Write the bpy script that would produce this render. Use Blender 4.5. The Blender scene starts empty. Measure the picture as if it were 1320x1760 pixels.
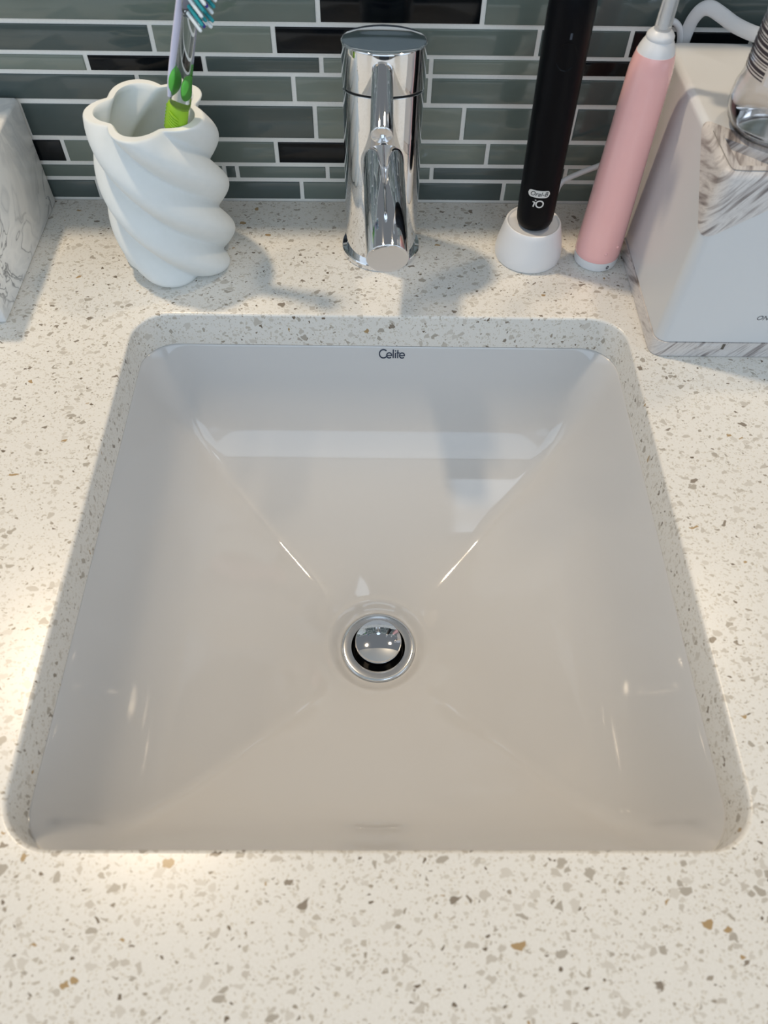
import bpy, bmesh, math, random
from mathutils import Vector, Matrix
random.seed(7)
C = bpy.context.scene.collection
scn = bpy.context.scene

# ------------------------------------------------------------------ camera
cam_d = bpy.data.cameras.new('camera')
cam = bpy.data.objects.new('camera', cam_d)
C.objects.link(cam)
scn.camera = cam
PITCH, YAW, ROLL = 0.9731064, 0.0277215, 0.0310791
v = Vector((math.sin(YAW)*math.cos(PITCH), math.cos(YAW)*math.cos(PITCH), -math.sin(PITCH)))
r0 = Vector((math.cos(YAW), -math.sin(YAW), 0)); u0 = r0.cross(v)
rr = r0*math.cos(ROLL) + u0*math.sin(ROLL); uu = -r0*math.sin(ROLL) + u0*math.cos(ROLL)
M = Matrix((( rr.x, uu.x, -v.x, -0.0051663), (rr.y, uu.y, -v.y, -0.4343126), (rr.z, uu.z, -v.z, 0.3809475), (0, 0, 0, 1)))
cam.matrix_world = M
cam_d.sensor_fit = 'HORIZONTAL'
cam_d.sensor_width = 36.0
cam_d.lens = 1300/1320*36.0
cam_d.clip_start = 0.01
cam_d.dof.use_dof = True
cam_d.dof.focus_distance = 0.60
cam_d.dof.aperture_fstop = 13.0

# ------------------------------------------------------------------ world, lamps, exposure
world = bpy.data.worlds.new('world'); scn.world = world
world.use_nodes = True
wb = world.node_tree.nodes['Background']
wb.inputs[0].default_value = (0.80, 0.86, 0.92, 1)
wb.inputs[1].default_value = 0.2

def lamp(name, kind, loc, energy, color, size):
    d = bpy.data.lights.new(name, kind)
    d.energy = energy; d.color = color
    if kind == 'AREA':
        d.shape = 'RECTANGLE'; d.size, d.size_y = size
    else:
        d.shadow_soft_size = size
    o = bpy.data.objects.new(name, d); C.objects.link(o); o.location = loc
    return o
WARM = (1.0, 0.80, 0.56)
lamp('downlight', 'POINT', (-0.56, 0.33, 1.62), 56.0, WARM, 0.050)
lamp('downlight', 'POINT', (0.50, 0.33, 1.30), 11.0, WARM, 0.045)
COOL = (0.66, 0.82, 1.0)
front_win = lamp('daylight_fill', 'AREA', (-0.1, -1.92, 0.88), 16.5, COOL, (2.2, 1.35))
front_win.rotation_euler = (math.radians(90), 0, 0)
left_fill = lamp('daylight_fill', 'AREA', (-1.25, -0.70, 0.95), 4.5, COOL, (1.6, 1.1))  # added side fill for cool ambient light, not a real window
left_fill.rotation_euler = (0, math.radians(-90), 0)
right_fill = lamp('daylight_fill', 'AREA', (1.25, -0.80, 0.95), 6.0, COOL, (1.6, 1.1))  # fill lamp added opposite, to brighten faces turned right; no actual window
right_fill.rotation_euler = (0, math.radians(90), 0)
lamp('ceiling_panel', 'AREA', (0.45, -1.00, 1.585), 0.8, (0.72, 0.85, 1.0), (0.36, 0.30))

scn.view_settings.view_transform = 'Standard'
scn.view_settings.look = 'None'
scn.view_settings.gamma = 1.0
scn.view_settings.use_curve_mapping = False
scn.view_settings.exposure = 0.08

# ------------------------------------------------------------------ materials
def srgb(r, g, b):
    f = lambda c: (c/255/12.92 if c/255 <= 0.04045 else ((c/255+0.055)/1.055)**2.4)
    return (f(r), f(g), f(b), 1)

def mat(name, color, rough=0.5, metal=0.0, coat=0.0, trans=0.0, ior=1.5, sss=0.0, spec=0.5):
    m = bpy.data.materials.new(name); m.use_nodes = True
    b = m.node_tree.nodes['Principled BSDF']
    b.inputs['Base Color'].default_value = color
    b.inputs['Roughness'].default_value = rough
    b.inputs['Metallic'].default_value = metal
    b.inputs['Coat Weight'].default_value = coat
    b.inputs['Coat Roughness'].default_value = 0.05
    b.inputs['Transmission Weight'].default_value = trans
    b.inputs['IOR'].default_value = ior
    b.inputs['Specular IOR Level'].default_value = spec
    return m

class NT:
    def __init__(s, m):
        s.t = m.node_tree; s.n = s.t.nodes; s.l = s.t.links; s.b = s.n['Principled BSDF']
    def add(s, typ, **kw):
        n = s.n.new(typ)
        for k, val in kw.items(): setattr(n, k, val)
        return n
    def set(s, n, **kw):
        for k, val in kw.items(): n.inputs[k].default_value = val
        return n
    def link(s, a, b): s.l.new(a, b)
    def math(s, op, a, b=None, clamp=False):
        n = s.n.new('ShaderNodeMath'); n.operation = op; n.use_clamp = clamp
        for i, x in enumerate((a, b)):
            if x is None: continue
            if isinstance(x, (int, float)): n.inputs[i].default_value = x
            else: s.l.new(x, n.inputs[i])
        return n.outputs[0]
    def mix(s, fac, a, b):
        n = s.n.new('ShaderNodeMix'); n.data_type = 'RGBA'
        if isinstance(fac, (int, float)): n.inputs[0].default_value = fac
        else: s.l.new(fac, n.inputs[0])
        for i, x in ((6, a), (7, b)):
            if isinstance(x, tuple): n.inputs[i].default_value = x
            else: s.l.new(x, n.inputs[i])
        return n.outputs[2]
    def ramp(s, fac, stops, interp='LINEAR'):
        n = s.n.new('ShaderNodeValToRGB'); n.color_ramp.interpolation = interp
        e = n.color_ramp.elements
        while len(e) < len(stops): e.new(0.5)
        for i, (p, c) in enumerate(stops): e[i].position = p; e[i].color = c
        s.l.new(fac, n.inputs[0]); return n.outputs[0]

def quartz_material():
    m = mat('speckled_quartz', srgb(226, 219, 208), 0.28, spec=0.45)
    N = NT(m)
    co = N.add('ShaderNodeTexCoord').outputs['Object']
    base = (0.755, 0.735, 0.69, 1)
    # soft background mottling
    nz = N.set(N.add('ShaderNodeTexNoise'), Scale=900.0, Detail=2.0); N.link(co, nz.inputs['Vector'])
    col = N.mix(N.math('MULTIPLY', N.math('SUBTRACT', nz.outputs['Fac'], 0.35, True), 0.9, True), base, (0.63, 0.60, 0.55, 1))
    # distort so that chips are angular and stretched
    dn = N.set(N.add('ShaderNodeTexNoise'), Scale=220.0, Detail=1.0); N.link(co, dn.inputs['Vector'])
    vm = N.add('ShaderNodeVectorMath', operation='SCALE'); N.link(dn.outputs['Color'], vm.inputs[0]); vm.inputs['Scale'].default_value = 0.0035
    va = N.add('ShaderNodeVectorMath', operation='ADD'); N.link(co, va.inputs[0]); N.link(vm.outputs[0], va.inputs[1])
    def layer(col, scale, frac, edge, stops, rot):
        mp = N.add('ShaderNodeMapping'); mp.inputs['Rotation'].default_value = rot; mp.inputs['Scale'].default_value = (1.0, 1.35, 0.85)
        N.link(va.outputs[0], mp.inputs['Vector'])
        vc = N.set(N.add('ShaderNodeTexVoronoi'), Scale=scale); N.link(mp.outputs[0], vc.inputs['Vector'])
        ve = N.set(N.add('ShaderNodeTexVoronoi', feature='DISTANCE_TO_EDGE'), Scale=scale); N.link(mp.outputs[0], ve.inputs['Vector'])
        sp = N.add('ShaderNodeSeparateColor'); N.link(vc.outputs['Color'], sp.inputs[0])
        sel = N.math('GREATER_THAN', sp.outputs[0], 1-frac)
        thr = N.math('ADD', N.math('MULTIPLY', sp.outputs[1], edge), 0.02)
        inside = N.math('MULTIPLY', N.math('SUBTRACT', ve.outputs['Distance'], thr), 30.0, True)
        chip = N.ramp(sp.outputs[2], stops, 'CONSTANT')
        return N.mix(N.math('MULTIPLY', sel, inside), col, chip)
    g = lambda r, gg, b: srgb(r, gg, b)
    col = layer(col, 900, 0.17, 0.12, [(0, g(200, 193, 180)), (0.6, g(212, 206, 194)), (0.93, g(160, 150, 136))], (0.3, 0.2, 0.9))
    col = layer(col, 430, 0.17, 0.22, [(0, g(202, 197, 187)), (0.5, g(186, 179, 167)), (0.82, g(156, 147, 134)), (0.93, g(112, 100, 86))], (0.7, 0.1, 0.4))
    col = layer(col, 215, 0.19, 0.24, [(0, g(204, 199, 190)), (0.45, g(192, 186, 176)), (0.72, g(170, 163, 152)), (0.88, g(134, 124, 112)), (0.95, g(168, 142, 104))], (0.1, 0.5, 1.3))
    N.link(col, N.b.inputs['Base Color'])
    return m

def marble_material():
    m = mat('marbled_resin', srgb(222, 222, 220), 0.35)
    N = NT(m)
    co = N.add('ShaderNodeTexCoord').outputs['Object']
    n1 = N.set(N.add('ShaderNodeTexNoise'), Scale=9.0, Detail=3.0, Distortion=1.2); N.link(co, n1.inputs['Vector'])
    vm = N.add('ShaderNodeVectorMath', operation='SCALE'); N.link(n1.outputs['Color'], vm.inputs[0]); vm.inputs['Scale'].default_value = 0.16
    va = N.add('ShaderNodeVectorMath', operation='ADD'); N.link(co, va.inputs[0]); N.link(vm.outputs[0], va.inputs[1])
    n2 = N.set(N.add('ShaderNodeTexNoise'), Scale=16.0, Detail=2.5, Distortion=2.2); N.link(va.outputs[0], n2.inputs['Vector'])
    n3 = N.set(N.add('ShaderNodeTexNoise'), Scale=12.0, Detail=1.0); N.link(co, n3.inputs['Vector'])
    d = N.math('ABSOLUTE', N.math('SUBTRACT', n2.outputs['Fac'], 0.5))
    vein = N.math('SUBTRACT', 1.0, N.math('MULTIPLY', d, 26.0, True), True)
    soft = N.math('SUBTRACT', 1.0, N.math('MULTIPLY', d, 7.0, True), True)
    msk = N.math('MULTIPLY', N.math('SUBTRACT', n3.outputs['Fac'], 0.47), 7.0, True)
    col = N.mix(N.math('MULTIPLY', soft, 0.45), srgb(240, 240, 238), srgb(200, 202, 204))
    col = N.mix(N.math('MULTIPLY', N.math('MULTIPLY', vein, msk), 0.85), col, srgb(100, 102, 106))
    N.link(col, N.b.inputs['Base Color'])
    return m

def woodgrain_material():
    m = mat('grey_woodgrain', srgb(205, 198, 192), 0.45)
    N = NT(m)
    co = N.add('ShaderNodeTexCoord').outputs['Object']
    # layered noise: thin oblique sheets, so that every face of the block cuts long streaks
    d = Vector((0.80, -0.25, -0.60)).normalized(); e1 = d.cross(Vector((0, 0, 1))).normalized(); e2 = d.cross(e1)
    def layered(k1, k2):
        cb = N.add('ShaderNodeCombineXYZ')
        for i, ax in enumerate((d, e1*k1, e2*k2)):
            dp = N.add('ShaderNodeVectorMath', operation='DOT_PRODUCT'); N.link(co, dp.inputs[0]); dp.inputs[1].default_value = tuple(ax)
            N.link(dp.outputs['Value'], cb.inputs[i])
        return cb.outputs[0]
    a = N.set(N.add('ShaderNodeTexNoise'), Scale=260.0, Detail=2.5, Roughness=0.6); N.link(layered(0.09, 0.09), a.inputs['Vector'])
    b = N.set(N.add('ShaderNodeTexNoise'), Scale=1100.0, Detail=3.0, Roughness=0.7); N.link(layered(0.22, 0.22), b.inputs['Vector'])
    c1 = N.ramp(a.outputs['Fac'], [(0.30, srgb(104, 96, 94)), (0.40, srgb(160, 152, 149)), (0.47, srgb(200, 195, 192)), (0.60, srgb(214, 209, 205)), (0.68, srgb(170, 163, 160)), (0.74, srgb(116, 107, 105))])
    col = N.mix(N.math('MULTIPLY', N.math('SUBTRACT', b.outputs['Fac'], 0.52, True), 3.0, True), c1, srgb(168, 160, 158))
    N.link(col, N.b.inputs['Base Color'])
    return m

def tile_material(name, c, var=0.10, coat=0.3, spec=0.45):
    m = mat(name, c, 0.12, coat=coat, spec=spec)
    N = NT(m)
    co = N.add('ShaderNodeTexCoord').outputs['Object']
    mp = N.add('ShaderNodeMapping'); mp.inputs['Scale'].default_value = (0.25, 1.0, 1.0); N.link(co, mp.inputs['Vector'])
    nz = N.set(N.add('ShaderNodeTexNoise'), Scale=90.0, Detail=3.0); N.link(mp.outputs[0], nz.inputs['Vector'])
    dark = tuple(x*(1-var) for x in c[:3]) + (1,); lite = tuple(min(1, x*(1+var)) for x in c[:3]) + (1,)
    N.link(N.mix(nz.outputs['Fac'], dark, lite), N.b.inputs['Base Color'])
    return m

def grout_material():
    m = mat('grout', srgb(238, 235, 228), 0.85, spec=0.2)
    N = NT(m)
    co = N.add('ShaderNodeTexCoord').outputs['Object']
    nz = N.set(N.add('ShaderNodeTexNoise'), Scale=700.0, Detail=3.0); N.link(co, nz.inputs['Vector'])
    N.link(N.mix(nz.outputs['Fac'], srgb(232, 229, 222), srgb(245, 242, 236)), N.b.inputs['Base Color'])
    return m

def speckled(name, c1, c2, scale, rough, bump=0.0, **kw):
    m = mat(name, c1, rough, **kw)
    N = NT(m)
    co = N.add('ShaderNodeTexCoord').outputs['Object']
    nz = N.set(N.add('ShaderNodeTexNoise'), Scale=scale, Detail=3.0); N.link(co, nz.inputs['Vector'])
    N.link(N.mix(nz.outputs['Fac'], c1, c2), N.b.inputs['Base Color'])
    if bump:
        bp = N.set(N.add('ShaderNodeBump'), Strength=bump, Distance=0.0005); N.link(nz.outputs['Fac'], bp.inputs['Height']); N.link(bp.outputs[0], N.b.inputs['Normal'])
    return m

QUARTZ = quartz_material()
MARBLE = marble_material()
WOOD = woodgrain_material()
GROUT = grout_material()
TILE = {
    'g': tile_material('sage_glass', srgb(104, 114, 107)),
    'l': tile_material('pale_sage_glass', srgb(122, 130, 120)),
    'd': tile_material('slate_glass', srgb(76, 86, 84)),
    'k': tile_material('black_glass', srgb(9, 13, 17), 0.1, 0.04, 0.28),
}
CERAMIC = mat('glazed_ceramic', (0.585, 0.58, 0.575, 1), 0.07, coat=0.3)
CHROME = mat('chrome', (0.80, 0.81, 0.83, 1), 0.035, 1.0)
BRUSHED = speckled('satin_chrome', (0.72, 0.73, 0.74, 1), (0.80, 0.81, 0.82, 1), 300, 0.16, metal=1.0)
BLACK = mat('black_plastic', srgb(2, 3, 8), 0.38, spec=0.14)
DARKGAP = mat('dark_gap', (0.006, 0.006, 0.007, 1), 0.6)
PLASTER = speckled('white_plaster', (0.74, 0.765, 0.75, 1), (0.79, 0.81, 0.80, 1), 160, 0.75, spec=0.25)
WHITEPL = mat('white_plastic', (0.80, 0.80, 0.81, 1), 0.32)
WHITECASE = mat('white_case', (0.63, 0.64, 0.65, 1), 0.30)
PINK = speckled('pink_plastic', srgb(252, 190, 186), srgb(254, 196, 192), 60, 0.22, coat=0.4)
CORDM = mat('white_cord', (0.66, 0.66, 0.67, 1), 0.5)
CLEAR = mat('clear_plastic', (0.86, 0.88, 0.89, 1), 0.04, trans=1.0, ior=1.42)
FROST = mat('frosted_plastic', (0.93, 0.94, 0.95, 1), 0.25, trans=0.75, ior=1.4)
LAVENDER = mat('lavender_white', srgb(214, 212, 232), 0.4)
GREEN = mat('green_rubber', srgb(92, 186, 70), 0.5)
LIME = mat('lime_rubber', srgb(150, 196, 40), 0.55)
TEAL = mat('teal_bristle', srgb(30, 150, 158), 0.5)
WBRIST = mat('white_bristle', srgb(232, 238, 240), 0.5)
INDIGO = mat('indigo_bristle', srgb(52, 46, 150), 0.5)
INK = mat('navy_ink', srgb(28, 42, 64), 0.5)
PRINTW = mat('white_print', srgb(216, 214, 210), 0.5)
PRINTG = mat('grey_print', srgb(96, 96, 98), 0.6)
PRINTD = mat('dark_print', srgb(52, 46, 52), 0.5)
LABELM = mat('label_paper', srgb(214, 208, 206), 0.5)
LIQUID = mat('clear_liquid', (0.90, 0.88, 0.88, 1), 0.03, trans=1.0, ior=1.2)
WALLP = speckled('wall_paint', srgb(150, 150, 148), srgb(156, 156, 154), 30, 0.8)
CEILP = speckled('ceiling_paint', srgb(205, 205, 202), srgb(210, 210, 208), 30, 0.8)
FLOORM = speckled('floor_tile', srgb(110, 104, 98), srgb(124, 118, 110), 12, 0.5)
DARKSLABM = speckled('dark_slab_paint', srgb(62, 72, 84), srgb(66, 76, 88), 20, 0.5)  # slate tone for the slab added as a dark reflection

# ------------------------------------------------------------------ helpers
def obj(name, bm, m, parent=None, smooth=True, loc=None):
    me = bpy.data.meshes.new(name)
    if isinstance(bm, bmesh.types.BMesh):
        bmesh.ops.recalc_face_normals(bm, faces=bm.faces)
        bm.to_mesh(me); bm.free()
    else:
        me.from_pydata(bm[0], [], bm[1])
    me.materials.append(m)
    o = bpy.data.objects.new(name, me); C.objects.link(o)
    if smooth:
        me.polygons.foreach_set('use_smooth', [True]*len(me.polygons))
        try:
            me.set_sharp_from_angle(angle=math.radians(35))
        except Exception: pass
    if parent: o.parent = parent
    if loc is not None: o.location = loc
    return o

def thing(name, label, cat, loc=(0, 0, 0), rot=(0, 0, 0), group=None):
    o = bpy.data.objects.new(name, None); C.objects.link(o)
    o.location = loc; o.rotation_euler = rot; o.empty_display_size = 0.02
    return tag(o, label, cat, group)
def tag(o, label, cat, group=None):
    o['label'] = label; o['category'] = cat
    if group: o['group'] = group
    return o
def struct(o): o['kind'] = 'structure'; return o

def box(bm, x0, x1, y0, y1, z0, z1):
    vs = [bm.verts.new(p) for p in ((x0,y0,z0),(x1,y0,z0),(x1,y1,z0),(x0,y1,z0),(x0,y0,z1),(x1,y0,z1),(x1,y1,z1),(x0,y1,z1))]
    for f in ((0,3,2,1),(4,5,6,7),(0,1,5,4),(1,2,6,5),(2,3,7,6),(3,0,4,7)): bm.faces.new([vs[i] for i in f])
    return vs
def bevelled_box(x0, x1, y0, y1, z0, z1, off, seg=3):
    bm = bmesh.new(); box(bm, x0, x1, y0, y1, z0, z1)
    bmesh.ops.bevel(bm, geom=list(bm.edges), offset=off, segments=seg, profile=0.5, affect='EDGES')
    return bm
def lathe(profile, seg=64, bm=None, cap0=True, cap1=True):
    bm = bm or bmesh.new(); rings = []
    for (r, z) in profile:
        if r < 1e-6: rings.append([bm.verts.new((0, 0, z))])
        else: rings.append([bm.verts.new((r*math.cos(2*math.pi*i/seg), r*math.sin(2*math.pi*i/seg), z)) for i in range(seg)])
    for a, b in zip(rings, rings[1:]):
        for i in range(seg):
            j = (i+1) % seg
            if len(a) == 1 and len(b) == 1: continue
            if len(a) == 1: bm.faces.new((a[0], b[i], b[j]))
            elif len(b) == 1: bm.faces.new((a[i], a[j], b[0]))
            else: bm.faces.new((a[i], a[j], b[j], b[i]))
    if cap0 and len(rings[0]) > 1: bm.faces.new(rings[0][::-1])
    if cap1 and len(rings[-1]) > 1: bm.faces.new(rings[-1])
    return bm
def spline(pts, n):
    """Catmull-Rom through pts"""
    P = [Vector(p) for p in pts]; P = [P[0]*2-P[1]] + P + [P[-1]*2-P[-2]]
    out = []
    for k in range(1, len(P)-2):
        a, b, c, d = P[k-1:k+3]
        for i in range(n):
            t = i/n
            out.append(0.5*((2*b)+(c-a)*t+(2*a-5*b+4*c-d)*t*t+(3*b-a-3*c+d)*t**3))
    out.append(P[-2]); return out
def tube(pts, rad, seg=24, side=None, bm=None):
    """rad: list of (ra, rb) or floats; side: reference vector giving the ra axis"""
    bm = bm or bmesh.new(); rings = []
    n = len(pts); pts = [Vector(p) for p in pts]
    ref = Vector(side) if side is not None else Vector((0.13, 0.4, 0.9))
    for i, p in enumerate(pts):
        t = (pts[min(i+1, n-1)] - pts[max(i-1, 0)]).normalized()
        a = (ref - t*ref.dot(t)).normalized(); b = t.cross(a)
        r = rad[i] if isinstance(rad, (list, tuple)) else rad
        ra, rb = r if isinstance(r, (list, tuple)) else (r, r)
        rings.append([bm.verts.new(p + a*ra*math.cos(2*math.pi*k/seg) + b*rb*math.sin(2*math.pi*k/seg)) for k in range(seg)])
    for A, B in zip(rings, rings[1:]):
        for k in range(seg):
            bm.faces.new((A[k], A[(k+1) % seg], B[(k+1) % seg], B[k]))
    bm.faces.new(rings[0][::-1]); bm.faces.new(rings[-1])
    return bm
def text_mesh(body, size, shear=0.0, bold=0.0):
    cu = bpy.data.curves.new('lettering', 'FONT'); cu.body = body; cu.size = size; cu.shear = shear; cu.offset = bold
    cu.align_x = 'CENTER'; cu.align_y = 'CENTER'; cu.resolution_u = 4
    o = bpy.data.objects.new('lettering', cu); C.objects.link(o)
    bpy.context.view_layer.update()
    me = bpy.data.meshes.new_from_object(o)
    bpy.data.objects.remove(o)
    V = [tuple(x.co) for x in me.vertices]; F = [tuple(p.vertices) for p in me.polygons]
    bpy.data.meshes.remove(me)
    return V, F
def ribbon(path, w, V, F):
    """flat stroke of width w along a 2D path, with rounded look left to the sampling"""
    n = len(path); base = len(V)
    for i, p in enumerate(path):
        a = path[max(i-1, 0)]; b = path[min(i+1, n-1)]
        dx, dy = b[0]-a[0], b[1]-a[1]; L = math.hypot(dx, dy) or 1
        nx, ny = -dy/L*w/2, dx/L*w/2
        V.append((p[0]+nx, p[1]+ny, 0)); V.append((p[0]-nx, p[1]-ny, 0))
    for i in range(n-1):
        k = base+2*i; F.append((k, k+1, k+3, k+2))
def arc(cx, cy, r, a0, a1, n=22):
    return [(cx+r*math.cos(math.radians(a0+(a1-a0)*i/n)), cy+r*math.sin(math.radians(a0+(a1-a0)*i/n))) for i in range(n+1)]
def line(x0, y0, x1, y1, n=3):
    return [(x0+(x1-x0)*i/n, y0+(y1-y0)*i/n) for i in range(n+1)]
def smooth01(t): t = max(0, min(1, t)); return t*t*(3-2*t)

# ------------------------------------------------------------------ setting
def plane_struct(name, x0, x1, y0, y1, z0, z1, m):
    bm = bmesh.new(); box(bm, x0, x1, y0, y1, z0, z1)
    return struct(obj(name, bm, m, smooth=False))
plane_struct('floor', -1.3, 1.3, -2.0, 0.2, -0.90, -0.85, FLOORM)
plane_struct('ceiling', -1.3, 1.3, -2.0, 0.12, 1.60, 1.65, CEILP)
plane_struct('wall_left', -1.35, -1.3, -2.0, 0.2, -0.85, 1.60, WALLP)
plane_struct('wall_right', 1.3, 1.35, -2.0, 0.2, -0.85, 1.60, WALLP)
plane_struct('wall_front', -1.3, 1.3, -2.05, -2.0, -0.85, 1.60, WALLP)
bm = bmesh.new(); box(bm, -0.45, 0.45, -2.0, -1.96, -0.85, 1.15)
struct(obj('dark_slab', bm, DARKSLABM, smooth=False))  # unseen slab behind the camera, added to give the chrome dark reflections

# back wall: grout bed with glass strip tiles, turned 0.6 degrees against the sink
WALL_ROT = math.atan(0.0108)
wall = struct(obj('wall_back', (lambda b: (box(b, -0.95, 0.95, 0.0012, 0.06, -0.85, 0.305), b)[1])(bmesh.new()), GROUT, smooth=False, loc=(0, 0.1415, 0)))
wall.rotation_euler = (0, 0, WALL_ROT)

ROWS = [  # z0, z1, joints inside the view, tones from the first tile left of the first joint
    (0.0022, 0.0172, [-0.2334, -0.1660, -0.0658, 0.0300, 0.1021, 0.2050], 'dkdgdgd'),
    (0.0210, 0.0305, [-0.1274, -0.1170, -0.0438, 0.0411, 0.1510], 'gdggdlg'[:6]),
    (0.0342, 0.0510, [-0.2505, -0.1500, -0.0836, 0.0200, 0.0845, 0.1900], 'klgklgd'),
    (0.0547, 0.0792, [-0.2733, -0.1600, -0.0513, 0.0625, 0.1480], 'gddlgdd'[:6]),
    (0.0830, 0.1007, [-0.1800, -0.0659, 0.0350, 0.1390], 'dglgd'),
    (0.1040, 0.1141, [-0.2132, -0.1291, -0.0447, 0.0350, 0.1330, 0.2200], 'lkdllkd'),
    (0.1172, 0.1343, [-0.1628, -0.0774, 0.0150, 0.1100, 0.1756, 0.2618], 'dlkgdkg'),
    (0.1376, 0.1558, [-0.1290, -0.0453, 0.0685, 0.1300, 0.1980], 'ggkgdd'),
]
ROWS.append((0.1590, 0.1832, [-0.16, -0.055, 0.085, 0.19], 'gdddg'))
z = 0.1866
hs = [0.0100, 0.0172, 0.0245, 0.0170, 0.0100, 0.0172, 0.0245, 0.0172]
k = 0
while z + hs[k % 8] < 0.304:
    xs = []; x = -0.30 + random.uniform(0, 0.08)
    while x < 0.32: xs.append(x); x += random.uniform(0.055, 0.115)
    ROWS.append((z, z+hs[k % 8], xs, ''.join(random.choice('gldgdk') for _ in range(len(xs)+1))))
    z += hs[k % 8] + 0.0034; k += 1
GAP = 0.0033
for ri, (z0, z1, xs, tones) in enumerate(ROWS):
    xs = list(xs); tones = list(tones)
    # carry the row on to both sides of the view
    x = xs[0]
    while x > -0.42: x -= random.uniform(0.13, 0.16); xs.insert(0, x); tones.insert(0, random.choice('gldg'))
    x = xs[-1]
    while x < 0.42: x += random.uniform(0.07, 0.11); xs.append(x); tones.append(random.choice('gldg'))
    tones = tones[1:-1]
    for i in range(len(xs)-1):
        tone = tones[i] if i < len(tones) else 'g'
        a, b = xs[i]+GAP/2, xs[i+1]-GAP/2
        if b-a < 0.004: continue
        j = lambda: random.uniform(-0.0002, 0.0002)
        hw, hh, off = (b-a)/2, (z1-z0)/2, random.uniform(-0.00015, 0.00025)
        bm = bmesh.new(); box(bm, -hw, hw, -off, 0.0060, -hh, hh)
        bmesh.ops.bevel(bm, geom=[e for e in bm.edges if all(vv.co.y < 0.003 for vv in e.verts)], offset=0.0006, segments=2, profile=0.5, affect='EDGES')
        obj('tile', bm, TILE[tone], wall, loc=((a+b)/2, j(), (z0+z1)/2))

# ------------------------------------------------------------------ countertop with the sink cut-out
HX, SD = 0.18, 0.36587
HY = SD/2; CY = -HY
def rrect(hx, hy, rc, cx=0, cy=0, seg=14):
    out = []
    for (sx, sy, a0) in ((1, 1, 0), (-1, 1, 90), (-1, -1, 180), (1, -1, 270)):
        for i in range(seg+1):
            a = math.radians(a0 + 90*i/seg)
            out.append((cx+sx*(hx-rc)+rc*math.cos(a), cy+sy*(hy-rc)+rc*math.sin(a)))
    return out
def countertop():
    bm = bmesh.new()
    R = 0.0022; rc = 0.026
    levels = []
    for i in range(6):
        a = math.radians(90*i/5); levels.append((R*(1-math.sin(a)), -R*(1-math.cos(a))))
    levels = [(o, zz) for o, zz in levels]
    levels.append((0.0, -0.0295))
    loops = []
    for o, zz in levels:
        loops.append([bm.verts.new((x, y, zz)) for x, y in rrect(HX+o, HY+o, rc+o, 0, CY)])
    for A, B in zip(loops, loops[1:]):
        n = len(A)
        for i in range(n): bm.faces.new((A[i], A[(i+1) % n], B[(i+1) % n], B[i]))
    X0, X1, Y0 = -0.92, 0.92, -0.50
    yb = lambda x: 0.1409+0.0108*x
    outer = []
    for zz in (0.0, -0.0295):
        outer.append([bm.verts.new(p+(zz,)) for p in ((X0, Y0), (X1, Y0), (X1, yb(X1)), (X0, yb(X0)))])
    for i in range(4): bm.faces.new((outer[0][i], outer[0][(i+1) % 4], outer[1][(i+1) % 4], outer[1][i]))
    for O, L in ((outer[0], loops[0]), (outer[1], loops[-1])):
        ed = []
        for lp in (O, L):
            for i in range(len(lp)):
                e = bm.edges.get((lp[i], lp[(i+1) % len(lp)])) or bm.edges.new((lp[i], lp[(i+1) % len(lp)]))
                ed.append(e)
        bmesh.ops.triangle_fill(bm, use_beauty=True, edges=ed)
    return bm
ct = obj('countertop', countertop(), QUARTZ)
tag(ct, 'cream speckled quartz vanity countertop with a square sink cut-out', 'countertop')

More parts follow.
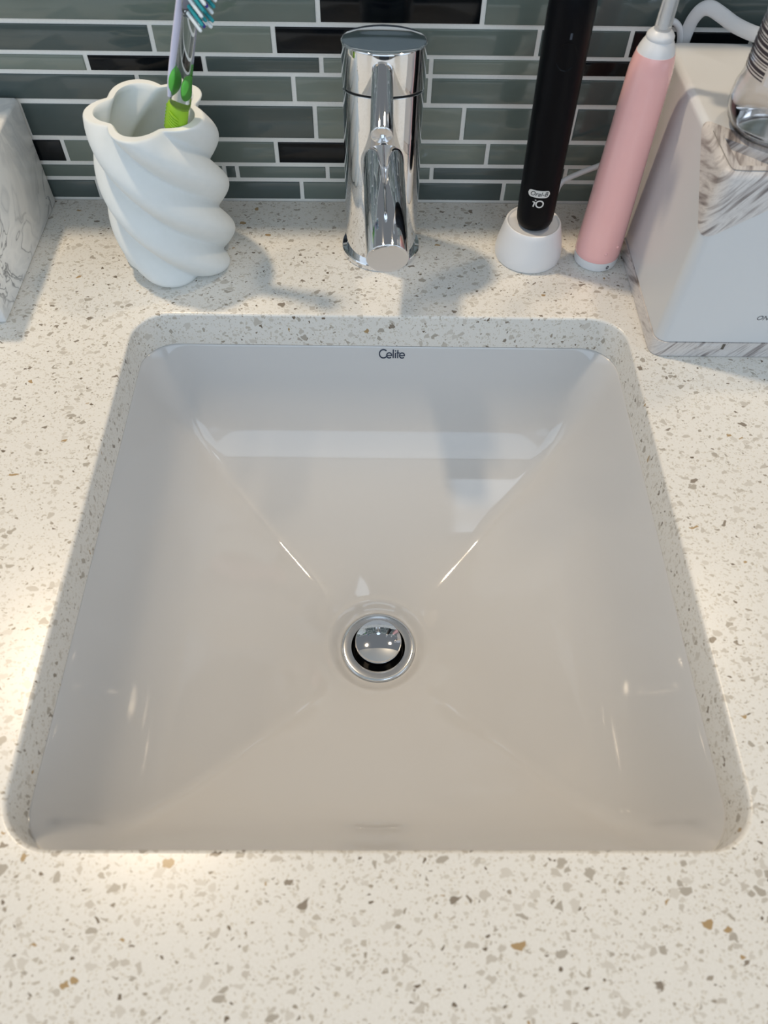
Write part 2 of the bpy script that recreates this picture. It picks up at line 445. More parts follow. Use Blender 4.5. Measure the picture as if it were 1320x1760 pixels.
# ------------------------------------------------------------------ basin
ZT = -0.030
R_DIMPLE, R_FL = 0.0415, 0.0305
def zprof(s): return ZT - 0.068*(1-math.exp(-(s/0.11)**1.25)) - 0.098*s
def basin():
    # directions, crowded around the diagonals where the creases run
    ang = []
    diag = math.atan2(HY, HX)
    corners = [diag, math.pi-diag, math.pi+diag, 2*math.pi-diag]
    for i in range(4):
        a, b = corners[i], corners[(i+1) % 4] + (2*math.pi if i == 3 else 0)
        n = 56
        for k in range(n):
            t = k/n
            ang.append(a + (b-a)*(0.5-0.5*math.cos(math.pi*t))*0.55 + (b-a)*t*0.45)
    def rho(th, hx, hy, rc):
        c, s = abs(math.cos(th)), abs(math.sin(th))
        ix, iy = hx-rc, hy-rc
        # flat sides first
        if c > 1e-9:
            t = hx/c
            if t*s <= iy: return t
        if s > 1e-9:
            t = hy/s
            if t*c <= ix: return t
        B = c*ix+s*iy; Cc = ix*ix+iy*iy-rc*rc
        return B + math.sqrt(max(B*B-Cc, 0))
    S_END = 1-R_DIMPLE/HX
    rings = []
    for i in range(73):
        q = i/72; s = S_END*(q**1.35)
        rc = 0.027 + (0.0075-0.027)*smooth01(s/0.20)
        hx, hy = HX*(1-s), HY*(1-s); rc = min(rc, hx*0.9)
        w = smooth01((s-0.52)/(S_END-0.52))
        R = R_DIMPLE + (S_END-s)*HX
        rings.append((zprof(s), [(1-w)*rho(a, hx, hy, rc)+w*R for a in ang]))
    z_e = zprof(S_END)
    for i in range(1, 11):
        t = i/10; r = R_DIMPLE + (R_FL-0.002-R_DIMPLE)*t
        rings.append((z_e - 0.0070*smooth01(t) - 0.0008*t, [r]*len(ang)))
    z_b = rings[-1][0]
    V, F = [], []
    n = len(ang)
    for zz, rs in rings:
        for a, r in zip(ang, rs): V.append((r*math.cos(a), CY+r*math.sin(a), zz))
    for k in range(len(rings)-1):
        for i in range(n):
            j = (i+1) % n
            F.append((k*n+i, k*n+j, (k+1)*n+j, (k+1)*n+i))
    # outside of the bowl: flange under the stone, outer skin and tail hole
    def oring(f, zz):
        b = len(V)
        for a, r in zip(ang, f): V.append((r*math.cos(a), CY+r*math.sin(a), zz))
        return b
    prev = 0
    outs = [([rho(a, HX+0.022, HY+0.022, 0.03) for a in ang], ZT+0.0002), ([rho(a, HX+0.022, HY+0.022, 0.03) for a in ang], ZT-0.012)]
    for s in (0.0, 0.06, 0.14, 0.25, 0.4, 0.6):
        outs.append(([rho(a, HX*(1-s)+0.012, HY*(1-s)+0.012, 0.03) for a in ang], zprof(s)-0.013))
    outs.append(([R_DIMPLE+0.010]*n, z_e-0.016)); outs.append(([R_FL-0.002]*n, z_b-0.016))
    prev = 0
    for f, zz in outs:
        b = oring(f, zz)
        for i in range(n):
            j = (i+1) % n
            F.append((prev+j, prev+i, b+i, b+j))
        prev = b
    k = len(rings)-1
    for i in range(n):
        j = (i+1) % n
        F.append((k*n+i, k*n+j, prev+j, prev+i))
    return V, F, z_b
bV, bF, Z_DRAIN = basin()
sink = thing('sink_basin', 'undermounted square ceramic sink sloping like an inverted pyramid to its drain', 'sink', (0, CY, -0.17))
bowl = obj('bowl', (bV, bF), CERAMIC, sink, loc=(0, -CY, 0.17))
try: bowl.data.set_sharp_from_angle(angle=math.radians(60))
except Exception: pass

# lettering fired onto the back slope: drawn as strokes, laid on the glaze
def celite():
    V, F = [], []; w = 0.17; xh = 0.36
    ribbon(arc(0.62, 0.56, 0.55, 42, 318, 40), w, V, F)            # C
    def e(cx):
        ribbon(arc(cx, xh, 0.345, 0, 318, 34), w*0.95, V, F)
        ribbon(line(cx-0.33, xh-0.02, cx+0.40, xh-0.02), w*0.8, V, F)
    e(1.42)
    ribbon(line(1.98, 0.0, 1.98, 1.14), w, V, F)                    # l
    ribbon(line(2.28, 0.0, 2.28, 0.72), w, V, F); ribbon(line(2.28, 0.88, 2.28, 1.05), w*1.05, V, F)   # i
    ribbon(line(2.60, 0.0, 2.60, 1.08), w, V, F); ribbon(line(2.44, 0.70, 2.86, 0.70), w*0.85, V, F)   # t
    e(3.20)
    k = 0.0205/3.65
    out = []
    # arc length down the slope measured from the rim
    tab = [(0, 0)]; L = 0
    for i in range(1, 400):
        s = i*0.0004; s0 = s-0.0004
        L += math.hypot((s-s0)*HY, zprof(s)-zprof(s0)); tab.append((L, s))
    def s_of(d):
        for (a, sa), (b, sb) in zip(tab, tab[1:]):
            if d <= b: return sa+(sb-sa)*(d-a)/(b-a)
        return tab[-1][1]
    for x, y, _ in V:
        d = 0.0022 + (1.16-y)*k*1.12
        s = s_of(max(d, 0.0002))
        slope = (zprof(s)-zprof(s+1e-4))/1e-4/HY
        nl = math.hypot(1, slope)
        out.append((0.0094+(x-1.84)*k, -s*HY - 0.0002*slope/nl, zprof(s)+0.0002/nl))
    return out, F
t = obj('brand_lettering', celite(), INK, sink, smooth=False, loc=(0, -CY, 0.17))
t['label'] = 'dark navy lettering Celite printed below the back rim'

# drain: flange, throat and raised domed stopper
drain = thing('sink_drain', 'round chrome pop-up drain with raised domed stopper in the sink bottom', 'drain', (0.0005, CY, Z_DRAIN+0.0012))
fl = [(0.0185, -0.040), (0.0195, -0.040), (0.0195, -0.0035), (0.0203, -0.0005), (0.0215, 0.0008), (0.0268, 0.0012), (0.0288, 0.0008), (0.0296, 0.0000), (0.0290, -0.0006), (0.0268, -0.0008), (0.0268, -0.0200), (0.0220, -0.0420), (0.0185, -0.0420), (0.0185, -0.040)]
obj('flange', lathe(fl, 96, cap0=False, cap1=False), BRUSHED, drain)
obj('throat', lathe([(0.0, -0.030), (0.0190, -0.030), (0.01945, -0.0295), (0.01945, -0.006), (0.0190, -0.006), (0.0189, -0.028), (0.0, -0.028)], 64), DARKGAP, drain)
st = [(0.0, 0.0045), (0.0150, 0.0045), (0.0172, 0.0050), (0.0182, 0.0062), (0.0182, 0.0078), (0.0176, 0.0088)]
for i in range(1, 11):
    a = i/10; st.append((0.0176*(1-a), 0.0088+0.0026*(1-(1-a)**2)))
obj('stopper', lathe(st, 96), CHROME, drain, loc=(0, 0, 0.0028))
obj('stopper_seal', lathe([(0.0, -0.0015), (0.0160, -0.0015), (0.0166, 0.0), (0.0160, 0.0030), (0.0120, 0.0074), (0.0, 0.0074)], 64), BLACK, drain)
obj('stopper_stem', lathe([(0.0, -0.029), (0.004, -0.029), (0.004, -0.001), (0.0, -0.001)], 24), CHROME, drain)

# ------------------------------------------------------------------ faucet
FX, FY = 0.0, 0.081
fau = thing('faucet', 'chrome cylindrical single-lever basin faucet standing behind the sink', 'faucet', (FX, FY, 0))
obj('base_ring', lathe([(0.0, 0.0), (0.0300, 0.0), (0.0306, 0.0008), (0.0306, 0.0042), (0.0300, 0.0050), (0.0262, 0.0054), (0.0, 0.0054)], 96), CHROME, fau)
RB = 0.0273
def slanted(r_bot, z0, r, zc, slope, top=True, edge=0.0010):
    """upright cylinder whose top (or bottom) plane rises towards the viewer"""
    bm = bmesh.new(); seg = 96; rings = []
    def ring(r, f): rings.append([bm.verts.new((r*math.cos(2*math.pi*i/seg), r*math.sin(2*math.pi*i/seg), f(r*math.sin(2*math.pi*i/seg)))) for i in range(seg)])
    return bm, ring, rings, seg
def cyl_between(r, f0, f1, edge0, edge1, dome=0.0):
    bm = bmesh.new(); seg = 96; rings = []
    def ring(rad, f, dz): rings.append([bm.verts.new((rad*math.cos(2*math.pi*i/seg), rad*math.sin(2*math.pi*i/seg), f(rad*math.sin(2*math.pi*i/seg))+dz)) for i in range(seg)])
    ring(r-edge0-0.004, f0, 0)
    for i in range(5):
        a = math.radians(90*i/4); ring(r-edge0*(1-math.sin(a)), f0, edge0*(1-math.cos(a)))
    for i in range(5):
        a = math.radians(90*i/4); ring(r-edge1*(1-math.cos(a)), f1, -edge1*(1-math.sin(a)))
    for k in range(1, 7):
        q = 1-k/6.5; rad = (r-edge1)*q; ring(rad, f1, dome*(1-q*q))
    for A, B in zip(rings, rings[1:]):
        for i in range(seg): bm.faces.new((A[i], A[(i+1) % seg], B[(i+1) % seg], B[i]))
    bm.faces.new(rings[0][::-1]); bm.faces.new(rings[-1])
    return bm
SL = 0.23
gap_z = lambda y: 0.1252 - SL*y
obj('body', cyl_between(RB, lambda y: 0.0050, lambda y: gap_z(y)-0.0007, 0.0003, 0.0006), CHROME, fau)
obj('gap_collar', cyl_between(RB-0.0016, lambda y: gap_z(y)-0.002, lambda y: gap_z(y)+0.002, 0.0002, 0.0002), DARKGAP, fau)
obj('cap', cyl_between(RB+0.0003, lambda y: gap_z(y)+0.0007, lambda y: 0.1545-0.117*y, 0.0006, 0.0012, 0.0006), CHROME, fau)
def rod(p0, p1, r, bev, dome):
    p0, p1 = Vector(p0), Vector(p1); t = (p1-p0).normalized(); L = (p1-p0).length
    pts = [p0, p0+t*(L*0.5)]; rad = [r, r]
    for i in range(6):
        a = math.radians(90*i/5); pts.append(p1 - t*(bev*(1-math.sin(a)))); rad.append(r-bev*(1-math.cos(a)))
    for k in range(1, 6):
        q = 1-k/5.5; pts.append(p1+t*dome*(1-q*q)); rad.append((r-bev)*q)
    bm = bmesh.new(); rings = []; seg = 72
    a = Vector((1, 0, 0)); a = (a-t*a.dot(t)).normalized(); b = t.cross(a)
    for p, rd in zip(pts, rad):
        rings.append([bm.verts.new(p+a*rd*math.cos(2*math.pi*i/seg)+b*rd*math.sin(2*math.pi*i/seg)) for i in range(seg)])
    for A, B in zip(rings, rings[1:]):
        for i in range(seg): bm.faces.new((A[i], A[(i+1) % seg], B[(i+1) % seg], B[i]))
    bm.faces.new(rings[0][::-1]); bm.faces.new(rings[-1])
    return bm
obj('lever', rod((-0.0010-FX, 0.062-FY, 0.1495), (-0.0013-FX, 0.012-FY, 0.1300), 0.0070, 0.0012, 0.0010), CHROME, fau)
sp = obj('spout', rod((0.0-FX, 0.072-FY, 0.0912), (0.0035-FX, -0.020-FY, 0.0655), 0.0141, 0.0008, 0.0), CHROME, fau)
e0 = Vector((0.0-FX, 0.072-FY, 0.0912)); e1 = Vector((0.0035-FX, -0.020-FY, 0.0655)); tt = (e1-e0).normalized()
# aerator under the spout end
ae = obj('aerator', lathe([(0.0, -0.0032), (0.0080, -0.0032), (0.0088, -0.0024), (0.0088, 0.006), (0.0, 0.006)], 48), CHROME, fau, loc=(0.0028-FX, -0.006-FY, 0.0555))
ae.rotation_euler = (math.radians(-15), 0, 0)

# ------------------------------------------------------------------ twisted toothbrush cup
CX, CYc, HC = -0.156, 0.067, 0.1155
def cup():
    V, F = [], []; n = 200; nz = 84
    TW = math.radians(1920)
    def rad(phi, z, inner):
        th = phi - (math.radians(9.6) + TW*(HC-z))
        s = abs(math.sin(2.5*th))
        lobe = math.sqrt(s*s+0.004)
        h = z/HC
        env = 0.94 + 0.10*math.sin(math.pi*(0.14+0.80*h))
        if h < 0.06: env *= 1-0.10*(1-h/0.06)**2
        if h > 0.90: env *= 1-0.012*((h-0.90)/0.10)**1.6
        R = (0.0326 + 0.0110*lobe)*env
        if inner:
            lob = math.sqrt(s*s+0.06)
            R = (0.0262 + 0.0096*lob)*env
        return R
    def ring(z, inner, grow=0.0):
        b = len(V)
        for i in range(n):
            p = 2*math.pi*i/n; r = rad(p, max(0, min(HC, z)), inner)+grow
            V.append((r*math.cos(p), r*math.sin(p), z))
        return b
    idx = []
    V.append((0, 0, 0)); c0 = 0
    idx.append(ring(0.0, False, -0.0016)); idx.append(ring(0.0006, False, -0.0004))
    for i in range(1, nz): idx.append(ring(0.0012 + (HC-0.0022)*i/(nz-1), False))
    idx.append(ring(HC-0.0003, False, -0.0003)); idx.append(ring(HC, False, -0.0010))
    idx.append(ring(HC, True, 0.0008)); idx.append(ring(HC-0.0008, True))
    for i in range(1, 40): idx.append(ring(HC-0.0008-(HC-0.0088)*i/39, True))
    for a, b in zip(idx, idx[1:]):
        for i in range(n):
            j = (i+1) % n; F.append((a+i, a+j, b+j, b+i))
    V.append((0, 0, 0.0075)); c1 = len(V)-1
    for i in range(n):
        j = (i+1) % n
        F.append((c0, idx[0]+j, idx[0]+i)); F.append((c1, idx[-1]+i, idx[-1]+j))
    return V, F
cupo = obj('toothbrush_cup', cup(), PLASTER, loc=(CX, CYc, 0))
cm = cupo.data
at = cm.attributes.get('sharp_edge') or cm.attributes.new('sharp_edge', 'BOOLEAN', 'EDGE')
at.data.foreach_set('value', [all(cm.vertices[q].co.z > HC-1e-5 for q in e.vertices) or all(cm.vertices[q].co.z < 1e-5 for q in e.vertices) for e in cm.edges])
tag(cupo, 'white matte cup with spiralling lobes and a flower-shaped rim, left of the faucet', 'cup')

# ------------------------------------------------------------------ manual toothbrush in the cup
TB0 = Vector((-0.1680, 0.0490, 0.0088)); TB1 = Vector((-0.1140, 0.0545, 0.1790))
ta = (TB1-TB0).normalized(); LEN = (TB1-TB0).length
sx = Vector((1, 0, 0)); sx = (sx-ta*sx.dot(ta)).normalized(); sy = ta.cross(sx)     # sy points away from the viewer
nb = (sx*math.cos(math.radians(28)) - sy*math.sin(math.radians(28))).normalized()   # bristle side
sb = ta.cross(nb).normalized()
tb = thing('toothbrush', 'green and clear manual toothbrush leaning in the twisted white cup', 'toothbrush', TB0)
def tbp(u, a=0.0, b=0.0):  # u along the brush (m), a on the bristle side, b across; local to the empty
    return ta*u + nb*a + sb*b
rimu = 0.113
obj('handle', tube([tbp(u) for u in (0.0, 0.002, 0.008, 0.03, 0.06, 0.085, 0.098)], [(0.003, 0.003), (0.005, 0.0046), (0.0062, 0.0056), (0.0068, 0.006), (0.0066, 0.0056), (0.0062, 0.0052), (0.0060, 0.005)], 28, nb), LIME, tb)
grip = tube([tbp(u) for u in (0.098, 0.102, 0.110, 0.118, 0.1225, 0.1235)], [(0.0064, 0.0054), (0.0071, 0.0060), (0.0072, 0.0061), (0.0071, 0.0060), (0.0069, 0.0058), (0.0063, 0.0052)], 36, nb)
g_o = obj('grip', grip, LIME, tb)
bm = bmesh.new()
fr = (-sy*0.92 - sx*0.25).normalized()      # the side that faces the viewer
fs = ta.cross(fr).normalized()
for k in range(5):
    c = tbp(0.1108+0.0017*k) + fr*0.0065
    tube([c - fs*0.0034 + ta*0.0016 - fr*0.0005, c - fs*0.001 + ta*0.0005+fr*0.0003, c + fs*0.001 - ta*0.0005+fr*0.0003, c + fs*0.0034 - ta*0.0016 - fr*0.0005], [0.0005, 0.0008, 0.0008, 0.0005], 8, fr, bm)
obj('grip_ridge', bm, LIME, g_o)
bm = bmesh.new()
for k in range(7):
    c = tbp(0.1055+0.0023*k, -0.0071)
    tube([c - fr*0.002, c + fr*0.002], [0.0012, 0.0012], 8, ta, bm)
obj('grip_tooth', bm, LIME, g_o)
clear_pts = (0.1225, 0.1245, 0.129, 0.134, 0.140, 0.150, 0.160, 0.170, 0.180)
obj('clear_shaft', tube([tbp(u, 0.0010) for u in clear_pts], [(0.0066, 0.0056), (0.0070, 0.0060), (0.0069, 0.0060), (0.0066, 0.0056), (0.0060, 0.0050), (0.0055, 0.0046), (0.0052, 0.0043), (0.0050, 0.0042), (0.0048, 0.0042)], 32, nb), CLEAR, tb)
bs_pts = spline([tbp(0.127, -0.0044) - sb*0.0012, tbp(0.138, -0.0056)- sb*0.0010, tbp(0.152, -0.0062), tbp(0.170, -0.0060), tbp(0.190, -0.0056), tbp(0.212, -0.0052)], 5)
obj('back_strip', tube(bs_pts, [(0.0020+0.0006*math.sin(math.pi*i/(len(bs_pts)-1)), 0.0044) for i in range(len(bs_pts))], 20, nb), LAVENDER, tb)
bm = bmesh.new(); bmesh.ops.create_uvsphere(bm, u_segments=24, v_segments=14, radius=1.0)
B = Matrix((( nb.x, sb.x, ta.x), (nb.y, sb.y, ta.y), (nb.z, sb.z, ta.z)))
def ell(name, a, b, u, r, m):
    bm = bmesh.new(); bmesh.ops.create_uvsphere(bm, u_segments=28, v_segments=16, radius=1.0)
    for vv in bm.verts: vv.co = tbp(u, a, b) + B @ Vector((vv.co.x*r[0], vv.co.y*r[1], vv.co.z*r[2]))
    return obj(name, bm, m, tb)
ell('thumb_pad', -0.0040, 0.0, 0.1365, (0.0036, 0.0060, 0.0098), GREEN)
ell('thumb_pad', 0.0046, -0.0006, 0.1360, (0.0024, 0.0046, 0.0080), GREEN)
# head: clear plate with bristle tufts
obj('head', tube([tbp(u, -0.0008) for u in (0.176, 0.179, 0.184, 0.196, 0.206, 0.211, 0.213)], [(0.002, 0.0030), (0.0026, 0.0052), (0.0028, 0.0064), (0.0028, 0.0068), (0.0028, 0.0062), (0.0024, 0.0044), (0.001, 0.002)], 32, nb), CLEAR, tb)
rows = 9
for i in range(rows):
    u = 0.1795 + 0.0037*i
    for j in (-1, 0, 1):
        if i in (0, rows-1) and j == 0 and i == rows-1: continue
        side = j != 0
        m = (WBRIST if (i % 2 == 0 or i == 0) else TEAL) if side else (TEAL if i % 3 else INDIGO)
        h = 0.0112 + (0.0012 if side else -0.0004) + 0.0006*math.sin(i*2.1)
        b0 = tbp(u, 0.0016, 0.0040*j)
        d = (nb*0.90 - ta*0.38 + sb*0.10*j).normalized()
        obj('bristle_tuft', tube([b0, b0+d*h*0.5, b0+d*h*0.92, b0+d*h], [0.0011, 0.00115, 0.0011, 0.0007], 10, ta), m, tb)

# ------------------------------------------------------------------ marbled resin box, left edge
bx = obj('resin_box', bevelled_box(-0.0740, 0.0740, -0.0740, 0.0740, 0, 0.0862, 0.0022, 3), MARBLE, loc=(-0.3447, 0.0614, 0))
bx.rotation_euler = (0, 0, 0)
tag(bx, 'pale grey marbled resin box against the backsplash at the left edge', 'box')

# ------------------------------------------------------------------ charger stand and black electric toothbrush
chg = thing('charging_stand', 'white rounded charging stand under the black electric toothbrush', 'charger', (0.1166, 0.0757, 0))
cp = [(0.0, 0.0), (0.0245, 0.0), (0.0256, 0.0008), (0.0261, 0.0030), (0.0260, 0.0070), (0.0250, 0.0130), (0.0235, 0.0195), (0.0221, 0.0252), (0.0214, 0.0282), (0.0207, 0.0294), (0.0200, 0.0297), (0.0194, 0.0294), (0.0188, 0.0286), (0.0160, 0.0278), (0.0, 0.0276)]
obj('stand_body', lathe(cp, 96), WHITEPL, chg)
cord_pts = [(0.012, 0.0215, 0.006), (0.0165, 0.030, 0.012), (0.022, 0.0385, 0.026), (0.0270, 0.0440, 0.0345), (0.0395, 0.0455, 0.0412), (0.0515, 0.0440, 0.0480), (0.062, 0.0420, 0.054), (0.0690, 0.0400, 0.050), (0.0715, 0.038, 0.030), (0.0717, 0.038, 0.004)]
obj('power_cord', tube(spline(cord_pts, 8), 0.0021, 14, (0, 0, 1)), CORDM, chg)

eb = thing('electric_toothbrush', 'tall matte black electric toothbrush standing on its white charger', 'electric toothbrush', (0.1168, 0.0750, 0.0277), (0, math.radians(-1.4), 0))
RH = lambda z: 0.0139 + 0.0008*min(z/0.14, 1)
hp = [(0.0, 0.0), (0.0075, 0.0001), (0.0105, 0.0008), (0.0126, 0.0026), (0.0136, 0.0056), (0.0139, 0.0095)]
for i in range(1, 15): hp.append((RH(0.0095+0.0098*i), 0.0095+0.0098*i))
hp += [(0.0145, 0.152), (0.0140, 0.158), (0.0128, 0.164), (0.0105, 0.169), (0.0085, 0.171), (0.0, 0.1712)]
obj('handle', lathe(hp, 72), BLACK, eb)
obj('neck', lathe([(0.0, 0.1705), (0.0082, 0.1705), (0.0076, 0.182), (0.0056, 0.195), (0.0045, 0.210), (0.0045, 0.222), (0.0, 0.222)], 40), WHITEPL, eb)
hd = obj('brush_head', lathe([(0.0, -0.003), (0.0060, -0.003), (0.0068, 0.0), (0.0066, 0.004), (0.0, 0.0045)], 40), WHITEPL, eb, loc=(0, -0.002, 0.226)); hd.rotation_euler = (math.radians(90), 0, 0)
obj('bristles', lathe([(0.0, 0.004), (0.0060, 0.004), (0.0063, 0.0125), (0.0, 0.0128)], 40), WBRIST, hd)
A0 = math.radians(-102)
def on_handle(V, ang0, zc, lift=0.00018):
    out = []
    for x, y, _ in V:
        zz = zc + y; R = RH(zz)+lift
        a = ang0 + x/R
        out.append((R*math.cos(a), R*math.sin(a), zz))
    return out
def pill(w, h, n=14):
    pts = [(w/2-h/2+h/2*math.cos(a), h/2*math.sin(a)) for a in [math.radians(-90+180*i/n) for i in range(n+1)]]
    pts += [(-w/2+h/2+h/2*math.cos(a), h/2*math.sin(a)) for a in [math.radians(90+180*i/n) for i in range(n+1)]]
    # fan of thin vertical strips so that the badge bends with the handle
    m = 24; V, F = [], []
    for i in range(m+1):
        x = -w/2 + w*i/m
        q = max(0, abs(x)-(w/2-h/2)); hh = math.sqrt(max((h/2)**2-q*q, 0))
        V += [(x, -hh, 0), (x, hh, 0)]
    for i in range(m): F.append((2*i, 2*i+2, 2*i+3, 2*i+1))
    return V, F
ZL1, ZL2 = 0.0335, 0.0256
pv, pf = pill(0.0165, 0.0056)
bd = obj('brand_badge', (on_handle(pv, A0, ZL1), pf), PRINTW, eb, smooth=False); bd['label'] = 'white rounded badge lettered Oral-B'
tv, tf = text_mesh('Oral-B', 0.0048, 0.25, 0.00004)
obj('badge_lettering', (on_handle(tv, A0, ZL1, 0.0003), tf), DARKGAP, bd, smooth=False)
def io_mark():
    V, F = [], []
    ribbon(line(-0.0019, -0.0017, -0.0013, 0.0012), 0.0007, V, F); ribbon(line(-0.00115, 0.0019, -0.00105, 0.0024), 0.0008, V, F)
    ribbon(line(-0.0025, 0.0010, -0.0013, 0.0010), 0.0005, V, F)
    ribbon(arc(0.0012, 0.0001, 0.0018, 0, 360, 36), 0.0007, V, F)
    V = [(x*1.45, y*1.45, 0) for x, y, _ in V]
    return V, F
iv, if_ = io_mark()
t = obj('model_lettering', (on_handle(iv, A0, ZL2), if_), PRINTW, eb, smooth=False); t['label'] = 'white lettering iO below the badge'
rv, rf = pill(0.0012, 0.0012)
V2, F2 = [], []; ribbon(line(0, -0.0018, 0, 0.0018, 4), 0.0013, V2, F2)
obj('indicator', (on_handle(V2, A0+math.radians(10), 0.139), F2), mat('smoked_lens', srgb(58, 66, 78), 0.25), eb, smooth=False)
ring = obj('power_button', (on_handle([(x*1.0, y*1.15, 0) for x, y, _ in [(0.0072*math.cos(2*math.pi*i/40), 0.0072*math.sin(2*math.pi*i/40), 0) for i in range(40)]], A0+math.radians(8), 0.1270, 0.0002), [tuple(range(40))]), mat('button_black', srgb(3, 4, 9), 0.34, spec=0.15), eb, smooth=False)

# ------------------------------------------------------------------ pink electric toothbrush
pk = thing('electric_toothbrush', 'pink electric toothbrush with white collar standing beside the humidifier', 'electric toothbrush', (0.1700, 0.0700, 0), (math.radians(0), math.radians(0.0), 0))
obj('base_band', lathe([(0.0, 0.0), (0.0152, 0.0), (0.0164, 0.0006), (0.0170, 0.0022), (0.0172, 0.0080), (0.0, 0.0081)], 64), WHITEPL, pk)
pp = [(0.0, 0.0080), (0.0171, 0.0080), (0.0173, 0.0084), (0.0174, 0.0120)]
for i in range(1, 12):
    zz = 0.012+0.011*i; pp.append((0.0174-0.0031*(i/11), zz))
pp += [(0.0142, 0.1390), (0.0139, 0.1450), (0.0132, 0.1505), (0.0121, 0.1550), (0.0, 0.1552)]
obj('handle', lathe(pp, 72), PINK, pk)
obj('collar', lathe([(0.0, 0.1548), (0.0120, 0.1548), (0.0112, 0.1575), (0.0097, 0.1608), (0.0086, 0.1625), (0.0, 0.1628)], 56), WHITEPL, pk)
obj('collar_ring', lathe([(0.0, 0.1622), (0.0082, 0.1622), (0.0087, 0.1632), (0.0086, 0.1646), (0.0076, 0.1660), (0.0058, 0.1676), (0.0, 0.1678)], 56), WHITEPL, pk)
obj('brush_neck', lathe([(0.0, 0.1670), (0.0052, 0.1672), (0.0050, 0.172), (0.0047, 0.184), (0.0038, 0.200), (0.0032, 0.215), (0.0, 0.216)], 40), FROST, pk)
obj('neck_core', lathe([(0.0, 0.1680), (0.0020, 0.1680), (0.0018, 0.205), (0.0, 0.205)], 20), WHITEPL, pk)
hh = obj('brush_head', bevelled_box(-0.0052, 0.0052, -0.003, 0.003, 0.212, 0.236, 0.0024, 3), WHITEPL, pk)
obj('bristles', bevelled_box(-0.0044, 0.0044, -0.0125, -0.003, 0.2145, 0.2335, 0.0016, 2), WBRIST, hh)
# two moulded bumps and the small grey mark on the base
for (dx, zz) in ((0.10, 0.0170), (0.62, 0.0215)):
    a = math.radians(-104)+dx+0.25
    bm = bmesh.new(); bmesh.ops.create_uvsphere(bm, u_segments=12, v_segments=8, radius=0.0013)
    obj('grip_bump', bm, PINK, pk, loc=(0.0170*math.cos(a), 0.0170*math.sin(a), zz))
V2, F2 = [], []; ribbon(arc(0, 0, 0.0009, 0, 360, 18), 0.0006, V2, F2); ribbon(line(-0.0003, -0.0006, 0.0003, 0.0006), 0.0004, V2, F2)
a0 = math.radians(-104)+0.62
t = obj('base_mark', ([(0.01725*math.cos(a0+x/0.0172), 0.01725*math.sin(a0+x/0.0172), 0.0042+y*1.4) for x, y, _ in V2], F2), PRINTG, pk, smooth=False)
t['label'] = 'small round grey mark on the white base'

# ------------------------------------------------------------------ humidifier / aroma diffuser, right edge
DX0, DX1, DY0, DY1 = 0.1920, 0.3600, -0.0385, 0.1325
dif = thing('humidifier', 'white tapered humidifier with grey woodgrain base and corner, at the right edge', 'humidifier', (0, 0, 0))
def taper_box(x0, x1, y0, y1, z0, z1, ins, off_v, off_t):
    bm = bmesh.new(); vs = box(bm, x0, x1, y0, y1, z0, z1)
    ix0, ix1, iy0, iy1 = ins
    for vv in vs[4:]:
        vv.co.x += ix0 if vv.co.x < (x0+x1)/2 else -ix1
        vv.co.y += iy0 if vv.co.y < (y0+y1)/2 else -iy1
    up = [e for e in bm.edges if abs(e.verts[0].co.z-e.verts[1].co.z) > 0.5*(z1-z0)]
    bmesh.ops.bevel(bm, geom=up, offset=off_v, segments=7, profile=0.5, affect='EDGES')
    if off_t:
        top = [e for e in bm.edges if all(vv.co.z > z1-1e-5 for vv in e.verts)]
        bmesh.ops.bevel(bm, geom=top, offset=off_t, segments=5, profile=0.5, affect='EDGES')
    bmesh.ops.recalc_face_normals(bm, faces=bm.faces)
    return bm
HD = 0.136
full = lambda g=0: taper_box(DX0+0.0008-g, DX1-0.0008+g, DY0+0.0008-g, DY1-0.0008+g, 0.0134, HD+g, (0.0029, 0.0029, 0.0062, 0.0030), 0.0085, 0.0050)
# the woodgrain corner is cut off the block by one plane through three points of its edges
P1, P2, P3 = Vector((0.1929, 0.0290, HD)), Vector((0.1935, -0.0345, 0.0905)), Vector((0.2660, -0.0335, HD))
no = (P2-P1).cross(P3-P1).normalized()
if no.dot(Vector((0.27, 0.05, 0.06))-P1) < 0: no = -no
def cut(bm, keep_positive):
    r = bmesh.ops.bisect_plane(bm, geom=list(bm.verts)+list(bm.edges)+list(bm.faces), plane_co=P1, plane_no=no, clear_inner=keep_positive, clear_outer=not keep_positive)
    ed = [e for e in bm.edges if e.is_boundary]
    bmesh.ops.holes_fill(bm, edges=ed, sides=0)
    bmesh.ops.recalc_face_normals(bm, faces=bm.faces)
    return bm
base = obj('base_plate', taper_box(DX0, DX1, DY0, DY1, 0.0006, 0.0130, (0, 0, 0, 0), 0.0085, 0.0), WOOD, dif)
obj('case', cut(full(), True), WHITECASE, dif)
obj('seam', taper_box(DX0+0.002, DX1-0.002, DY0+0.002, DY1-0.002, 0.0125, 0.0140, (0, 0, 0, 0), 0.0075, 0.0), DARKGAP, dif)
obj('foot_pad', taper_box(DX0+0.004, DX1-0.004, DY0+0.004, DY1-0.004, 0.0, 0.0010, (0, 0, 0, 0), 0.006, 0.0), DARKGAP, dif)
corner = obj('wood_corner', cut(full(0.00025), False), WOOD, dif)
